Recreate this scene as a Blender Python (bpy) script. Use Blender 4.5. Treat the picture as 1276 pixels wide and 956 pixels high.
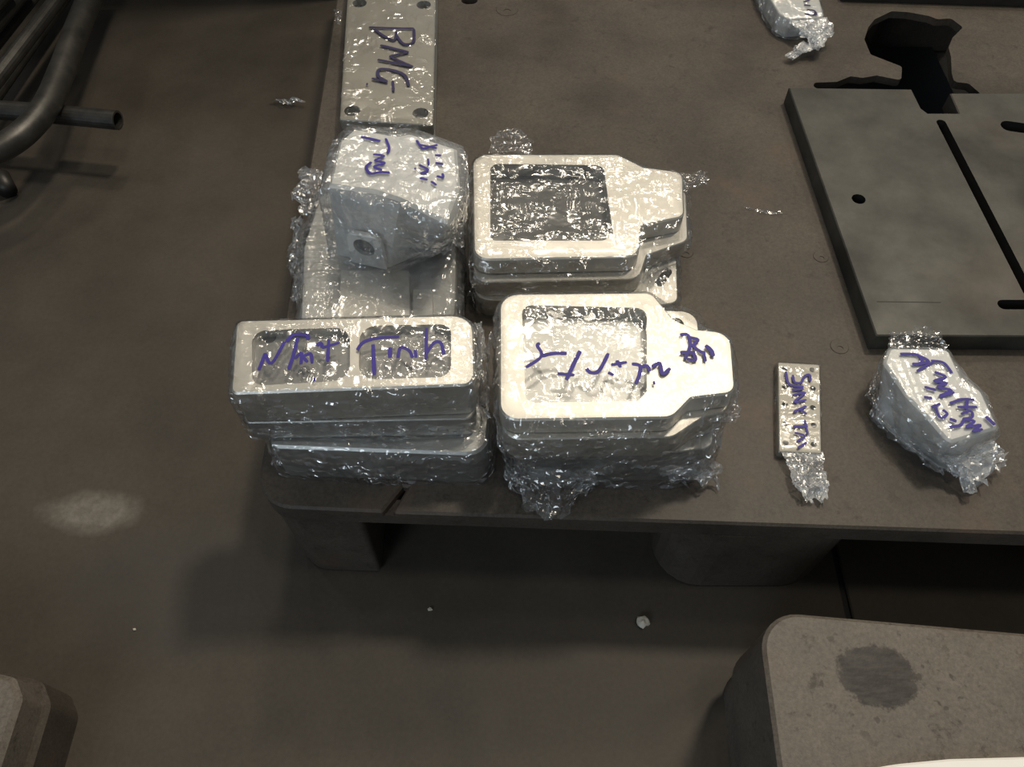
import bpy, bmesh, math, random
from mathutils import Vector, noise

for o in list(bpy.data.objects): bpy.data.objects.remove(o)
SC = bpy.context.scene
COL = SC.collection

# ------------------------------------------------------------------ camera
ZD = 0.19                                   # height of the pallet deck (m)
ZF = -0.03                                  # height of the floor (m)
cam_data = bpy.data.cameras.new('camera')
cam_data.sensor_width = 36.0
cam_data.lens = 36.0 * 1000.0 / 1276.0
cam_data.clip_start = 0.02
cam = bpy.data.objects.new('camera', cam_data); COL.objects.link(cam)
cam.location = (0, 0, ZD + 0.85)
cam.rotation_euler = (math.radians(90 - 57), 0, 0)
SC.camera = cam

# ------------------------------------------------------------------ light
world = bpy.data.worlds.new('hall'); SC.world = world
world.use_nodes = True
bgn = world.node_tree.nodes['Background']
bgn.inputs['Color'].default_value = (0.80, 0.92, 1.0, 1)
bgn.inputs['Strength'].default_value = 0.12

def lamp(name, loc, power, size, color, target=(0.1, 0.6, 0.1)):
    d = bpy.data.lights.new(name, 'AREA'); d.shape = 'DISK'; d.size = size
    d.energy = power; d.color = color
    o = bpy.data.objects.new(name, d); COL.objects.link(o)
    o.location = loc
    o.rotation_euler = (Vector(target) - Vector(loc)).to_track_quat('-Z', 'Y').to_euler()
    return o
WARM = (1.0, 0.88, 0.70)
lamp('overhead_lamp', (1.35, 2.0, 4.4), 90, 0.42, WARM)
lamp('overhead_lamp', (-0.05, 3.35, 4.4), 40, 0.42, WARM)
lamp('overhead_lamp', (-2.6, 2.6, 4.4), 8, 0.42, WARM)
lamp('overhead_lamp', (2.9, 3.6, 4.4), 20, 0.42, WARM)
lamp('overhead_lamp', (0.9, 0.2, 4.4), 16, 0.42, WARM)
for x_, y_ in ((-1.5, 4.9), (1.3, 5.2), (0.75, 3.5), (2.4, 1.2)):  # extra weak lamps added for more glints on the film
    lamp('overhead_lamp', (x_, y_, 4.4), 8, 0.30, WARM)
lamp('hall_window', (-1.8, -2.6, 2.3), 34, 1.6, (0.80, 0.91, 1.0))

SC.view_settings.view_transform = 'Standard'
SC.view_settings.look = 'None'
SC.view_settings.gamma = 1.0
SC.view_settings.use_curve_mapping = False
SC.view_settings.exposure = 0.08
SC.cycles.transparent_max_bounces = 24

# ------------------------------------------------------------------ materials
def newmat(name):
    m = bpy.data.materials.new(name); m.use_nodes = True
    nt = m.node_tree; nt.nodes.clear()
    out = nt.nodes.new('ShaderNodeOutputMaterial')
    return m, nt, out
def N(nt, typ, **kw):
    n = nt.nodes.new(typ)
    for k, v in kw.items():
        if k in ('inp',):
            for i, val in v.items(): n.inputs[i].default_value = val
        else: setattr(n, k, v)
    return n
def L(nt, a, b): nt.links.new(a, b)
def coords(nt, scale=(1, 1, 1), rot=(0, 0, 0), loc=(0, 0, 0)):
    g = N(nt, 'ShaderNodeNewGeometry')
    mp = N(nt, 'ShaderNodeMapping'); mp.inputs['Scale'].default_value = scale
    mp.inputs['Rotation'].default_value = rot; mp.inputs['Location'].default_value = loc
    L(nt, g.outputs['Position'], mp.inputs['Vector'])
    return mp.outputs['Vector']
def noise_tex(nt, vec, scale, detail=4, rough=0.6, typ=None):
    n = N(nt, 'ShaderNodeTexNoise'); n.inputs['Scale'].default_value = scale
    n.inputs['Detail'].default_value = detail; n.inputs['Roughness'].default_value = rough
    if typ: n.noise_type = typ
    L(nt, vec, n.inputs['Vector'])
    return n.outputs['Fac']
def ramp(nt, fac, stops):
    r = N(nt, 'ShaderNodeValToRGB')
    els = r.color_ramp.elements
    while len(els) < len(stops): els.new(0.5)
    for e, (p, c) in zip(els, stops):
        e.position = p; e.color = (c[0], c[1], c[2], 1) if not isinstance(c, (int, float)) else (c, c, c, 1)
    L(nt, fac, r.inputs['Fac'])
    return r.outputs['Color']
def mixc(nt, fac, a, b, mode='MIX'):
    m = N(nt, 'ShaderNodeMix', data_type='RGBA', blend_type=mode)
    for s, v in ((m.inputs[0], fac), (m.inputs[6], a), (m.inputs[7], b)):
        if hasattr(v, 'is_output'): L(nt, v, s)
        else: s.default_value = v if isinstance(v, (int, float)) else (v[0], v[1], v[2], 1)
    return m.outputs[2]
def mth(nt, op, a, b=None, clamp=False):
    m = N(nt, 'ShaderNodeMath', operation=op, use_clamp=clamp)
    for s, v in ((m.inputs[0], a), (m.inputs[1], b)):
        if v is None: continue
        if hasattr(v, 'is_output'): L(nt, v, s)
        else: s.default_value = v
    return m.outputs[0]
def bump(nt, h, strength, dist, prev=None):
    b = N(nt, 'ShaderNodeBump'); b.inputs['Strength'].default_value = strength
    b.inputs['Distance'].default_value = dist
    L(nt, h, b.inputs['Height'])
    if prev: L(nt, prev, b.inputs['Normal'])
    return b.outputs['Normal']
def principled(nt, out, **kw):
    p = N(nt, 'ShaderNodeBsdfPrincipled')
    for k, v in kw.items():
        s = p.inputs[k.replace('_', ' ')]
        if hasattr(v, 'is_output'): L(nt, v, s)
        else: s.default_value = v if isinstance(v, (int, float)) else (v[0], v[1], v[2], 1)
    L(nt, p.outputs[0], out.inputs['Surface'])
    return p

def spot_mask(nt, vec, cx, cy, rx, ry, nscale, namp, soft=0.04):
    """1 inside a ragged ellipse lying on a horizontal surface"""
    mp = N(nt, 'ShaderNodeMapping', vector_type='POINT')
    mp.inputs['Location'].default_value = (-cx / rx, -cy / ry, 0)
    mp.inputs['Scale'].default_value = (1 / rx, 1 / ry, 0)
    L(nt, vec, mp.inputs['Vector'])
    ln = N(nt, 'ShaderNodeVectorMath', operation='LENGTH'); L(nt, mp.outputs[0], ln.inputs[0])
    nz = noise_tex(nt, vec, nscale, 4, 0.65)
    d = mth(nt, 'ADD', ln.outputs['Value'], mth(nt, 'MULTIPLY', mth(nt, 'SUBTRACT', nz, 0.5), namp))
    mr = N(nt, 'ShaderNodeMapRange', inp={1: 1 - soft, 2: 1 + soft, 3: 1.0, 4: 0.0})
    L(nt, d, mr.inputs[0])
    return mr.outputs[0]

def mat_floor():
    m, nt, out = newmat('worn_floor')
    v = coords(nt)
    big = noise_tex(nt, v, 3.5, 6, 0.62)
    fine = noise_tex(nt, v, 160, 3, 0.7)
    c = ramp(nt, big, [(0.30, (0.043, 0.037, 0.030)), (0.70, (0.078, 0.066, 0.053))])
    c = mixc(nt, 0.5, c, ramp(nt, fine, [(0.3, 0.75), (0.7, 1.1)]), 'MULTIPLY')
    sc = spot_mask(nt, v, -0.606, 0.475, 0.060, 0.028, 22, 0.9, 0.35)
    c = mixc(nt, mth(nt, 'MULTIPLY', sc, mth(nt, 'ADD', noise_tex(nt, v, 70, 5, 0.75), -0.12)), c, (0.27, 0.25, 0.22))
    st = spot_mask(nt, v, -0.47, 0.36, 0.14, 0.085, 9, 0.6, 0.3)
    c = mixc(nt, mth(nt, 'MULTIPLY', st, 0.35), c, (0.055, 0.052, 0.05))
    nrm = bump(nt, fine, 0.25, 0.0006)
    principled(nt, out, Base_Color=c, Roughness=ramp(nt, big, [(0.3, 0.5), (0.7, 0.68)]), Normal=nrm, Specular_IOR_Level=0.3)
    return m
def mat_pallet(name='pallet_grey', stain=None, base=((0.042, 0.036, 0.030), (0.092, 0.078, 0.064))):
    m, nt, out = newmat(name)
    v = coords(nt)
    big = noise_tex(nt, v, 6.0, 7, 0.68)
    fine = noise_tex(nt, v, 260, 3, 0.7)
    spk = noise_tex(nt, v, 45, 6, 0.75)
    c = ramp(nt, big, [(0.30, base[0]), (0.70, base[1])])
    c = mixc(nt, ramp(nt, spk, [(0.57, 0.0), (0.68, 0.7)]), c, (0.036, 0.029, 0.025))
    c = mixc(nt, 0.55, c, ramp(nt, fine, [(0.32, 0.55), (0.68, 1.25)]), 'MULTIPLY')
    rust = noise_tex(nt, coords(nt, loc=(3, 7, 1)), 7, 5, 0.7)
    c = mixc(nt, ramp(nt, rust, [(0.58, 0.0), (0.72, 0.5)]), c, (0.105, 0.068, 0.048))
    if stain:
        s = spot_mask(nt, v, *stain, 70, 1.1, 0.08)
        ring = noise_tex(nt, coords(nt, (1, 3, 1)), 60, 3)
        c = mixc(nt, s, c, ramp(nt, ring, [(0.35, (0.022, 0.020, 0.019)), (0.65, (0.050, 0.045, 0.042))]))
        dots = noise_tex(nt, v, 75, 2, 0.5)
        near = spot_mask(nt, v, stain[0] + 0.01, stain[1], stain[2] * 2.2, stain[3] * 1.9, 20, 0.5, 0.3)
        c = mixc(nt, mth(nt, 'MULTIPLY', near, ramp(nt, dots, [(0.63, 0.0), (0.68, 0.75)])), c, (0.04, 0.034, 0.03))
    nrm = bump(nt, fine, 0.35, 0.0006)
    principled(nt, out, Base_Color=c, Roughness=ramp(nt, big, [(0.3, 0.46), (0.7, 0.60)]), Normal=nrm, Specular_IOR_Level=0.3)
    return m
def mat_simple(name, col, rough=0.5, metal=0.0, nscale=30, var=0.25, bumpd=0.0004):
    m, nt, out = newmat(name)
    v = coords(nt)
    n1 = noise_tex(nt, v, nscale, 5, 0.65)
    c = mixc(nt, 1.0, col, ramp(nt, n1, [(0.3, 1 - var), (0.7, 1 + var)]), 'MULTIPLY')
    principled(nt, out, Base_Color=c, Roughness=rough, Metallic=metal,
               Normal=bump(nt, noise_tex(nt, v, nscale * 8, 2), 0.3, bumpd))
    return m
def mat_alu(name, col=(0.68, 0.655, 0.60), rough=0.42, metal=0.75, stretch=(1, 14, 1), var=0.10):
    m, nt, out = newmat(name)
    v = coords(nt, stretch)
    n1 = noise_tex(nt, v, 60, 3, 0.6)
    n2 = noise_tex(nt, coords(nt), 18, 4, 0.6)
    c = mixc(nt, 1.0, col, ramp(nt, n2, [(0.3, 1 - var), (0.7, 1.0)]), 'MULTIPLY')
    principled(nt, out, Base_Color=c, Metallic=metal, Normal=bump(nt, n1, 0.12, 0.0004),
               Roughness=ramp(nt, n2, [(0.3, rough - 0.05), (0.7, rough + 0.06)]))
    return m
def mat_steel():
    m, nt, out = newmat('blackened_steel_plate')
    v = coords(nt)
    n1 = noise_tex(nt, v, 9, 5, 0.6)
    n2 = noise_tex(nt, coords(nt, (1, 1, 1), loc=(5, 2, 0)), 5, 4, 0.55)
    fine = noise_tex(nt, v, 220, 3, 0.7)
    c = ramp(nt, n1, [(0.32, (0.026, 0.026, 0.023)), (0.68, (0.080, 0.079, 0.070))])
    c = mixc(nt, ramp(nt, n2, [(0.55, 0.0), (0.75, 0.5)]), c, (0.110, 0.088, 0.070))
    c = mixc(nt, 0.4, c, ramp(nt, fine, [(0.3, 0.8), (0.7, 1.1)]), 'MULTIPLY')
    principled(nt, out, Base_Color=c, Metallic=0.25, Roughness=ramp(nt, n1, [(0.3, 0.55), (0.7, 0.44)]),
               Normal=bump(nt, fine, 0.2, 0.0004))
    return m
def mat_film(name='clear_stretch_film', haze=0.08, refl=1.4, rough=0.16, cover=0.0, crease=1.0):
    """thin clear film: see-through, mirror-like where taut, with creases that catch the lamps"""
    m, nt, out = newmat(name)
    v = coords(nt)
    wn = N(nt, 'ShaderNodeTexNoise', inp={'Scale': 9.0, 'Detail': 2.0}); L(nt, v, wn.inputs['Vector'])
    off = N(nt, 'ShaderNodeVectorMath', operation='MULTIPLY_ADD', inp={1: (0.05, 0.05, 0.05)})
    L(nt, wn.outputs['Color'], off.inputs[0]); L(nt, v, off.inputs[2])
    def stretched(scale, rot):
        mp = N(nt, 'ShaderNodeMapping'); mp.inputs['Scale'].default_value = scale; mp.inputs['Rotation'].default_value = rot
        L(nt, off.outputs[0], mp.inputs['Vector']); return mp.outputs[0]
    def mask(scale, lo, hi, shift_):
        return ramp(nt, noise_tex(nt, coords(nt, loc=(shift_, shift_ * 2, 0)), scale, 3, 0.6), [(lo - cover, 0.02), (hi - cover, 1.0)])
    s1 = mth(nt, 'MULTIPLY', noise_tex(nt, stretched((1, 0.06, 0.35), (0, 0, 0.8)), 88, 1, 0.4), mask(12, 0.47, 0.60, 1.0))
    s2 = mth(nt, 'MULTIPLY', noise_tex(nt, stretched((0.06, 1, 0.35), (0, 0, -0.3)), 78, 1, 0.4), mask(15, 0.48, 0.60, 5.0))
    s3 = mth(nt, 'MULTIPLY', noise_tex(nt, stretched((1, 1, 1), (0, 0, 0)), 62, 1, 0.4, 'RIDGED_MULTIFRACTAL'), mask(17, 0.52, 0.66, 9.0))
    n1 = bump(nt, noise_tex(nt, v, 11, 1, 0.5), 0.5, 0.006)
    # the film is pulled taut over flat tops and hangs looser, more wrinkled, down the sides
    sep = N(nt, 'ShaderNodeSeparateXYZ'); gm = N(nt, 'ShaderNodeNewGeometry'); L(nt, gm.outputs['Normal'], sep.inputs[0])
    loose = mth(nt, 'MULTIPLY_ADD', mth(nt, 'SUBTRACT', 1.0, mth(nt, 'ABSOLUTE', sep.outputs['Z'])), 2.6)
    loose.node.inputs[2].default_value = 1.0
    def cbump(h, d):
        b = N(nt, 'ShaderNodeBump', inp={'Strength': crease}); L(nt, h, b.inputs['Height']); L(nt, n1, b.inputs['Normal'])
        L(nt, mth(nt, 'MULTIPLY', loose, d), b.inputs['Distance']); return b.outputs['Normal']
    n1 = cbump(s1, 0.0060)
    n1 = cbump(s2, 0.0060)
    n1 = cbump(s3, 0.0028)
    fr = N(nt, 'ShaderNodeFresnel', inp={'IOR': 1.45})
    fac = mth(nt, 'MULTIPLY', mth(nt, 'MINIMUM', mth(nt, 'MULTIPLY', fr.outputs[0], 2.6), 0.30), refl, clamp=True)
    tr = N(nt, 'ShaderNodeBsdfTransparent', inp={'Color': (0.97, 0.975, 0.98, 1)})
    gl = N(nt, 'ShaderNodeBsdfGlossy', inp={'Color': (1, 1, 1, 1), 'Roughness': rough}); L(nt, n1, gl.inputs['Normal'])
    df = N(nt, 'ShaderNodeBsdfDiffuse', inp={'Color': (0.86, 0.88, 0.9, 1)})
    tl = N(nt, 'ShaderNodeBsdfTranslucent', inp={'Color': (0.86, 0.88, 0.9, 1)})
    hz = N(nt, 'ShaderNodeMixShader', inp={0: 0.35}); L(nt, df.outputs[0], hz.inputs[1]); L(nt, tl.outputs[0], hz.inputs[2])
    m1 = N(nt, 'ShaderNodeMixShader')
    L(nt, mth(nt, 'MULTIPLY', ramp(nt, noise_tex(nt, v, 24, 4, 0.65), [(0.36, 0.15), (0.64, 1.0)]), haze), m1.inputs[0])
    L(nt, tr.outputs[0], m1.inputs[1]); L(nt, hz.outputs[0], m1.inputs[2])
    m2 = N(nt, 'ShaderNodeMixShader'); L(nt, fac, m2.inputs[0])
    L(nt, m1.outputs[0], m2.inputs[1]); L(nt, gl.outputs[0], m2.inputs[2])
    L(nt, m2.outputs[0], out.inputs['Surface'])
    return m

FLOOR = mat_floor()
PALLET = mat_pallet()
PALLET2 = mat_pallet('pallet_grey_stained', stain=(0.374, 0.196, 0.042, 0.030), base=((0.092, 0.081, 0.070), (0.168, 0.147, 0.126)))
BLACKP = mat_simple('black_plastic', (0.010, 0.010, 0.010), 0.7)
STEEL = mat_steel()
DARKSTEEL = mat_simple('dark_steel', (0.045, 0.043, 0.040), 0.45, 0.5)
TUBE = mat_simple('tube_steel', (0.060, 0.058, 0.054), 0.42, 0.6, 25, 0.4)
SHADE_SCRIBE = mat_simple('slot_shade_and_scribe_black', (0.014, 0.013, 0.012), 0.6, 0.2)  # near-black slot walls: shade put into the colour; also inks the scribed line
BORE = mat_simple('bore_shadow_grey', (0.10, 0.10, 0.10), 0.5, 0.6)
ALU = mat_alu('milled_aluminium', metal=0.82)
ALU_CAST = mat_alu('pale_bracket_aluminium', (0.72, 0.73, 0.72), 0.48, 0.30)
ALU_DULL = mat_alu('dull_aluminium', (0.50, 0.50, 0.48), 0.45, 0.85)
ALU_PLATE = mat_alu('flat_aluminium_bar', (0.36, 0.345, 0.305), 0.5, 0.6, (14, 1, 1))
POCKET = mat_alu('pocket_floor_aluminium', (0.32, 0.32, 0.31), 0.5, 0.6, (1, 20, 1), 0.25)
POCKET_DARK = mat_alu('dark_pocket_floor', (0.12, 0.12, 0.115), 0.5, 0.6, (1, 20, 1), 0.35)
FILM = mat_film()
FILM_MILKY = mat_film('milky_stretch_film', haze=0.28, refl=1.5, rough=0.18, cover=0.05)
FILM_WHITE = mat_film('bunched_white_film', haze=0.75, refl=1.5, rough=0.18, cover=0.05)
FILM_CLEAR = mat_film('tight_clear_film', haze=0.02, refl=1.0, rough=0.18, cover=-0.06)
INK = mat_simple('blue_marker_ink', (0.032, 0.021, 0.235), 0.6, 0, 60, 0.25)
INKDARK = mat_simple('dark_marker_ink', (0.018, 0.013, 0.07), 0.6, 0, 60, 0.25)
WHITE = mat_simple('white_enamel', (0.90, 0.89, 0.86), 0.32, 0.0, 8, 0.03, 0.0001)
CRUMB = mat_simple('pale_scrap', (0.55, 0.52, 0.46), 0.7)

# ------------------------------------------------------------------ helpers
def link(o): COL.objects.link(o); return o
def thing(name, label, cat, loc, group=None):
    o = link(bpy.data.objects.new(name, None)); o.location = loc; o.empty_display_size = 0.02
    o['label'] = label; o['category'] = cat
    if group: o['group'] = group
    bpy.context.view_layer.update()
    return o
def rootloc(p):
    v = Vector((0, 0, 0))
    while p is not None: v += p.location; p = p.parent
    return v
def obj(name, verts, faces, mat, parent=None, smooth=False, label=None, cat=None, kind=None, origin=None, mats=None, fmat=None):
    off = rootloc(parent) if parent else Vector(origin or (0, 0, 0))
    me = bpy.data.meshes.new(name)
    me.from_pydata([tuple(Vector(v) - off) for v in verts], [], faces)
    me.materials.append(mat)
    for x in (mats or []): me.materials.append(x)
    if fmat:
        for p, i in zip(me.polygons, fmat): p.material_index = i
    if smooth:
        for p in me.polygons: p.use_smooth = True
    me.update()
    bm = bmesh.new(); bm.from_mesh(me); bmesh.ops.recalc_face_normals(bm, faces=bm.faces[:]); bm.to_mesh(me); bm.free()
    o = link(bpy.data.objects.new(name, me))
    if parent: o.parent = parent
    else: o.location = off
    if label: o['label'] = label
    if cat: o['category'] = cat
    if kind: o['kind'] = kind
    return o
def rpoly(pts, rad, seg=7):
    """polygon with rounded corners; rad is one number or one per corner"""
    n = len(pts); out = []
    if isinstance(rad, (int, float)): rad = [rad] * n
    for i in range(n):
        p = Vector(pts[i]).to_2d(); a = Vector(pts[i - 1]).to_2d(); b = Vector(pts[(i + 1) % n]).to_2d()
        u = (a - p); w = (b - p); lu, lw = u.length, w.length; u.normalize(); w.normalize()
        ang = math.acos(max(-1, min(1, u.dot(w))))
        r = rad[i]
        if r <= 0 or ang > 3.05: out.append((p.x, p.y)); continue
        t = min(r / math.tan(ang / 2), 0.48 * lu, 0.48 * lw)
        r = t * math.tan(ang / 2)
        c = p + (u + w).normalized() * (r / math.sin(ang / 2))
        s = p + u * t; e = p + w * t
        a0 = math.atan2(s.y - c.y, s.x - c.x); a1 = math.atan2(e.y - c.y, e.x - c.x)
        d = (a1 - a0 + math.pi) % (2 * math.pi) - math.pi
        for k in range(seg + 1):
            q = a0 + d * k / seg; out.append((c.x + r * math.cos(q), c.y + r * math.sin(q)))
    return out
def area2(p): return sum(p[i - 1][0] * p[i][1] - p[i][0] * p[i - 1][1] for i in range(len(p)))
def ccw(p): return p if area2(p) > 0 else p[::-1]
def inset(poly, d):
    poly = ccw(poly); n = len(poly); out = []
    for i in range(n):
        a, p, b = Vector(poly[i - 1]), Vector(poly[i]), Vector(poly[(i + 1) % n])
        e1 = p - a; e2 = b - p
        if e1.length < 1e-7: e1 = e2
        if e2.length < 1e-7: e2 = e1
        n1 = Vector((-e1.y, e1.x)).normalized(); n2 = Vector((-e2.y, e2.x)).normalized()
        m = n1 + n2
        m = m / max(0.5, m.length_squared / 2) if m.length > 1e-6 else n1
        q = p + m * d; out.append((q.x, q.y))
    return out
def shift(poly, dx, dy, s=1.0):
    cx = sum(p[0] for p in poly) / len(poly); cy = sum(p[1] for p in poly) / len(poly)
    return [(cx + (x - cx) * s + dx, cy + (y - cy) * s + dy) for x, y in poly]
def circle(cx, cy, r, n=20, ry=None):
    ry = ry or r
    return [(cx + r * math.cos(2 * math.pi * i / n), cy + ry * math.sin(2 * math.pi * i / n)) for i in range(n)]
def capsule(p, q, r, n=8):
    a = math.atan2(q[1] - p[1], q[0] - p[0]); o = []
    for c, s in ((q, -math.pi / 2), (p, math.pi / 2)):
        for k in range(n + 1):
            t = a + s + math.pi * k / n; o.append((c[0] + r * math.cos(t), c[1] + r * math.sin(t)))
    return o
def fill_faces(loops):
    """triangulate a polygon with holes: loops of (x, y); returns triangles into the flat list of all points"""
    bm = bmesh.new(); allv = []; edges = []
    for lp in loops:
        vs = [bm.verts.new((x, y, 0)) for x, y in lp]; allv += vs
        edges += [bm.edges.new((vs[i - 1], vs[i])) for i in range(len(vs))]
    bm.verts.index_update()
    for i, v in enumerate(allv): v.index = i
    r = bmesh.ops.triangle_fill(bm, edges=edges, use_beauty=True, use_dissolve=False, normal=(0, 0, 1))
    tris = [tuple(v.index for v in f.verts) for f in bm.faces]
    bm.free()
    return tris
def plate_mesh(outline, z0, z1, holes=(), pockets=(), chamfer=0.0012, floor_mat=1, holes_mat=0):
    """slab between z0 and z1 with chamfered top edge, through holes and blind pockets [(loop, depth)]"""
    outline = ccw(outline); V = []; F = []; M = []
    top = inset(outline, chamfer) if chamfer > 0 else outline
    loops = [top] + [ccw(h) for h in holes] + [ccw(p) for p, d in pockets]
    base = 0; starts = []
    for lp in loops:
        starts.append(len(V)); V += [(x, y, z1) for x, y in lp]
    for t in fill_faces(loops): F.append(t); M.append(0)
    n = len(outline)
    o1 = len(V); V += [(x, y, z1 - chamfer) for x, y in outline]
    o0 = len(V); V += [(x, y, z0) for x, y in outline]
    for i in range(n):
        j = (i + 1) % n
        if chamfer > 0: F.append((i, j, o1 + j, o1 + i)); M.append(0)
        F.append((o1 + i, o1 + j, o0 + j, o0 + i)); M.append(0)
    bl = [[(V[o0 + i][0], V[o0 + i][1]) for i in range(n)]]; bidx = list(range(o0, o0 + n))
    for k, h in enumerate(holes):
        s = starts[1 + k]; m = len(h); b = len(V)
        V += [(V[s + i][0], V[s + i][1], z0) for i in range(m)]
        for i in range(m):
            j = (i + 1) % m; F.append((s + i, b + i, b + j, s + j)); M.append(holes_mat)
        bl.append([(V[b + i][0], V[b + i][1]) for i in range(m)]); bidx += list(range(b, b + m))
    for t in fill_faces(bl): F.append(tuple(bidx[i] for i in t)); M.append(0)
    for k, (p, d) in enumerate(pockets):
        s = starts[1 + len(holes) + k]; m = len(p); b = len(V)
        V += [(V[s + i][0], V[s + i][1], z1 - d) for i in range(m)]
        for i in range(m):
            j = (i + 1) % m; F.append((s + i, b + i, b + j, s + j)); M.append(0)
        F.append(tuple(range(b, b + m))); M.append(floor_mat)
    return V, F, M
def plate(name, outline, z0, z1, mat, parent=None, holes=(), pockets=(), chamfer=0.0012, floor=None, holes_mat=0, **kw):
    V, F, M = plate_mesh(outline, z0, z1, holes, pockets, chamfer, holes_mat=holes_mat)
    return obj(name, V, F, mat, parent, mats=[floor or mat], fmat=M, **kw)
def ribbon(strokes, z, w, closed_dots=(), seed=0):
    """hand lettering: flat ink strokes on a horizontal surface at height z (or z = function of x, y)"""
    zf = z if callable(z) else (lambda x, y: z)
    rnd = random.Random(seed); V = []; F = []
    for st in strokes:
        pts = [Vector(p) for p in st]
        if len(pts) == 1: pts = [pts[0] + Vector((-w * 0.3, 0)), pts[0] + Vector((w * 0.3, 0))]
        sm = []
        for i in range(len(pts) - 1):
            p0 = pts[max(i - 1, 0)]; p1 = pts[i]; p2 = pts[i + 1]; p3 = pts[min(i + 2, len(pts) - 1)]
            for k in range(5):
                t = k / 5
                sm.append(0.5 * ((2 * p1) + (p2 - p0) * t + (2 * p0 - 5 * p1 + 4 * p2 - p3) * t * t + (3 * p1 - p0 - 3 * p2 + p3) * t ** 3))
        sm.append(pts[-1])
        ww = w * rnd.uniform(0.85, 1.15); lift = len(V) * 0.0000015
        b0 = len(V); n = len(sm)
        for i, p in enumerate(sm):
            d = (sm[min(i + 1, n - 1)] - sm[max(i - 1, 0)])
            if d.length < 1e-9: d = Vector((1, 0))
            d.normalize(); nn = Vector((-d.y, d.x))
            h = ww * 0.5 * (0.75 if i in (0, n - 1) else 1.0) * rnd.uniform(0.9, 1.1)
            for s in (1, -1):
                q = p + nn * h * s
                zz = zf(q.x, q.y) + lift + i * 0.000004
                V.append((q.x, q.y, zz)); V.append((q.x, q.y, zz + 0.0005))
        for i in range(n - 1):
            a = b0 + i * 4; b = a + 4
            F += [(a + 1, b + 1, b + 3, a + 3), (a, a + 2, b + 2, b), (a, b, b + 1, a + 1), (a + 2, a + 3, b + 3, b + 2)]
        a = b0; F.append((a, a + 1, a + 3, a + 2)); a = b0 + (n - 1) * 4; F.append((a, a + 2, a + 3, a + 1))
    return V, F
def write(name, strokes, z, w, mat, parent, seed=0):
    V, F = ribbon(strokes, z, w, seed=seed)
    return obj(name, V, F, mat, parent)
def hull(pts):
    pts = sorted(set((round(x, 6), round(y, 6)) for x, y in pts))
    def half(ps):
        o = []
        for p in ps:
            while len(o) > 1 and (o[-1][0] - o[-2][0]) * (p[1] - o[-2][1]) - (o[-1][1] - o[-2][1]) * (p[0] - o[-2][0]) <= 0: o.pop()
            o.append(p)
        return o
    a = half(pts); b = half(pts[::-1]); return a[:-1] + b[:-1]
def radial(poly, c, angs):
    out = []
    n = len(poly)
    for t in angs:
        d = (math.cos(t), math.sin(t)); best = 0.0
        for i in range(n):
            ax, ay = poly[i - 1][0] - c[0], poly[i - 1][1] - c[1]; bx, by = poly[i][0] - c[0], poly[i][1] - c[1]
            ex, ey = bx - ax, by - ay; den = d[0] * ey - d[1] * ex
            if abs(den) < 1e-12: continue
            s = (ax * ey - ay * ex) / den; u = (ax * d[1] - ay * d[0]) / den
            if s > best and -1e-6 <= u <= 1 + 1e-6: best = s
        out.append(best)
    return out
def ridge(p, f, seed):
    q = Vector((p[0] * f + seed * 7.1, p[1] * f - seed * 3.3, p[2] * f + seed))
    return 1 - 2 * abs(noise.noise(q))
def wrap(name, parent, sections, seed, mat, ten=0.6, amp=0.004, off=0.0012, ztop=None, n=220, cap=True, center=None, zs=14, topamp=0.0008, down=0.0):
    """film pulled round a stack. sections = [(z, outline)] from the bottom to the top edge"""
    top = sections[-1][1]
    c = center or (sum(p[0] for p in hull(top)) / len(hull(top)), sum(p[1] for p in hull(top)) / len(hull(top)))
    angs = [2 * math.pi * i / n for i in range(n)]
    R = []
    for z, pl in sections:
        a = radial(pl, c, angs); b = radial(hull(pl), c, angs)
        R.append((z, [x + (y - x) * ten for x, y in zip(a, b)]))
    rings = []
    for k in range(len(R) - 1):
        (z0, r0), (z1, r1) = R[k], R[k + 1]
        m = max(2, int(zs * (z1 - z0) / max(0.02, R[-1][0] - R[0][0])) + 1)
        for i in range(m):
            t = i / m; rings.append((z0 + (z1 - z0) * t, [a + (b - a) * t for a, b in zip(r0, r1)]))
    rings.append(R[-1])
    V = []; F = []
    zlo, zhi = rings[0][0], rings[-1][0]
    for z, rr in rings:
        edge = min(1.0, (zhi - z) / 0.012)
        for t, r in zip(angs, rr):
            x, y = c[0] + r * math.cos(t), c[1] + r * math.sin(t)
            a = amp * edge
            d = off + a * (0.55 + 0.45 * ridge((x, y, z * 0.6), 26, seed)) + a * 0.5 * ridge((x, y, z), 75, seed + 3)
            d = max(d, off * 0.6)
            V.append((c[0] + (r + d) * math.cos(t), c[1] + (r + d) * math.sin(t), max(z + edge * 0.003 * noise.noise(Vector((x * 50, y * 50, seed))), zlo)))
    nr = len(rings)
    for k in range(nr - 1):
        for i in range(n):
            j = (i + 1) % n; F.append((k * n + i, k * n + j, (k + 1) * n + j, (k + 1) * n + i))
    if cap:
        rr = rings[-1][1]; zt = (ztop if ztop is not None else zhi)
        kk = 16; last = (nr - 1) * n
        for k in range(1, kk):
            s = 1 - k / kk
            b = len(V)
            for t, r in zip(angs, rr):
                x, y = c[0] + (r - 0.001) * s * math.cos(t), c[1] + (r - 0.001) * s * math.sin(t)
                V.append((x, y, zt + 0.0012 + topamp * (0.6 + 0.6 * ridge((x, y, 0), 45, seed + 9))))
            for i in range(n):
                j = (i + 1) % n; F.append((last + i, last + j, b + j, b + i))
            last = b
        b = len(V); V.append((c[0], c[1], zt + 0.0014))
        for i in range(n): F.append((last + i, last + (i + 1) % n, b))
    return obj(name, V, F, mat, parent, smooth=True)
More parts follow.
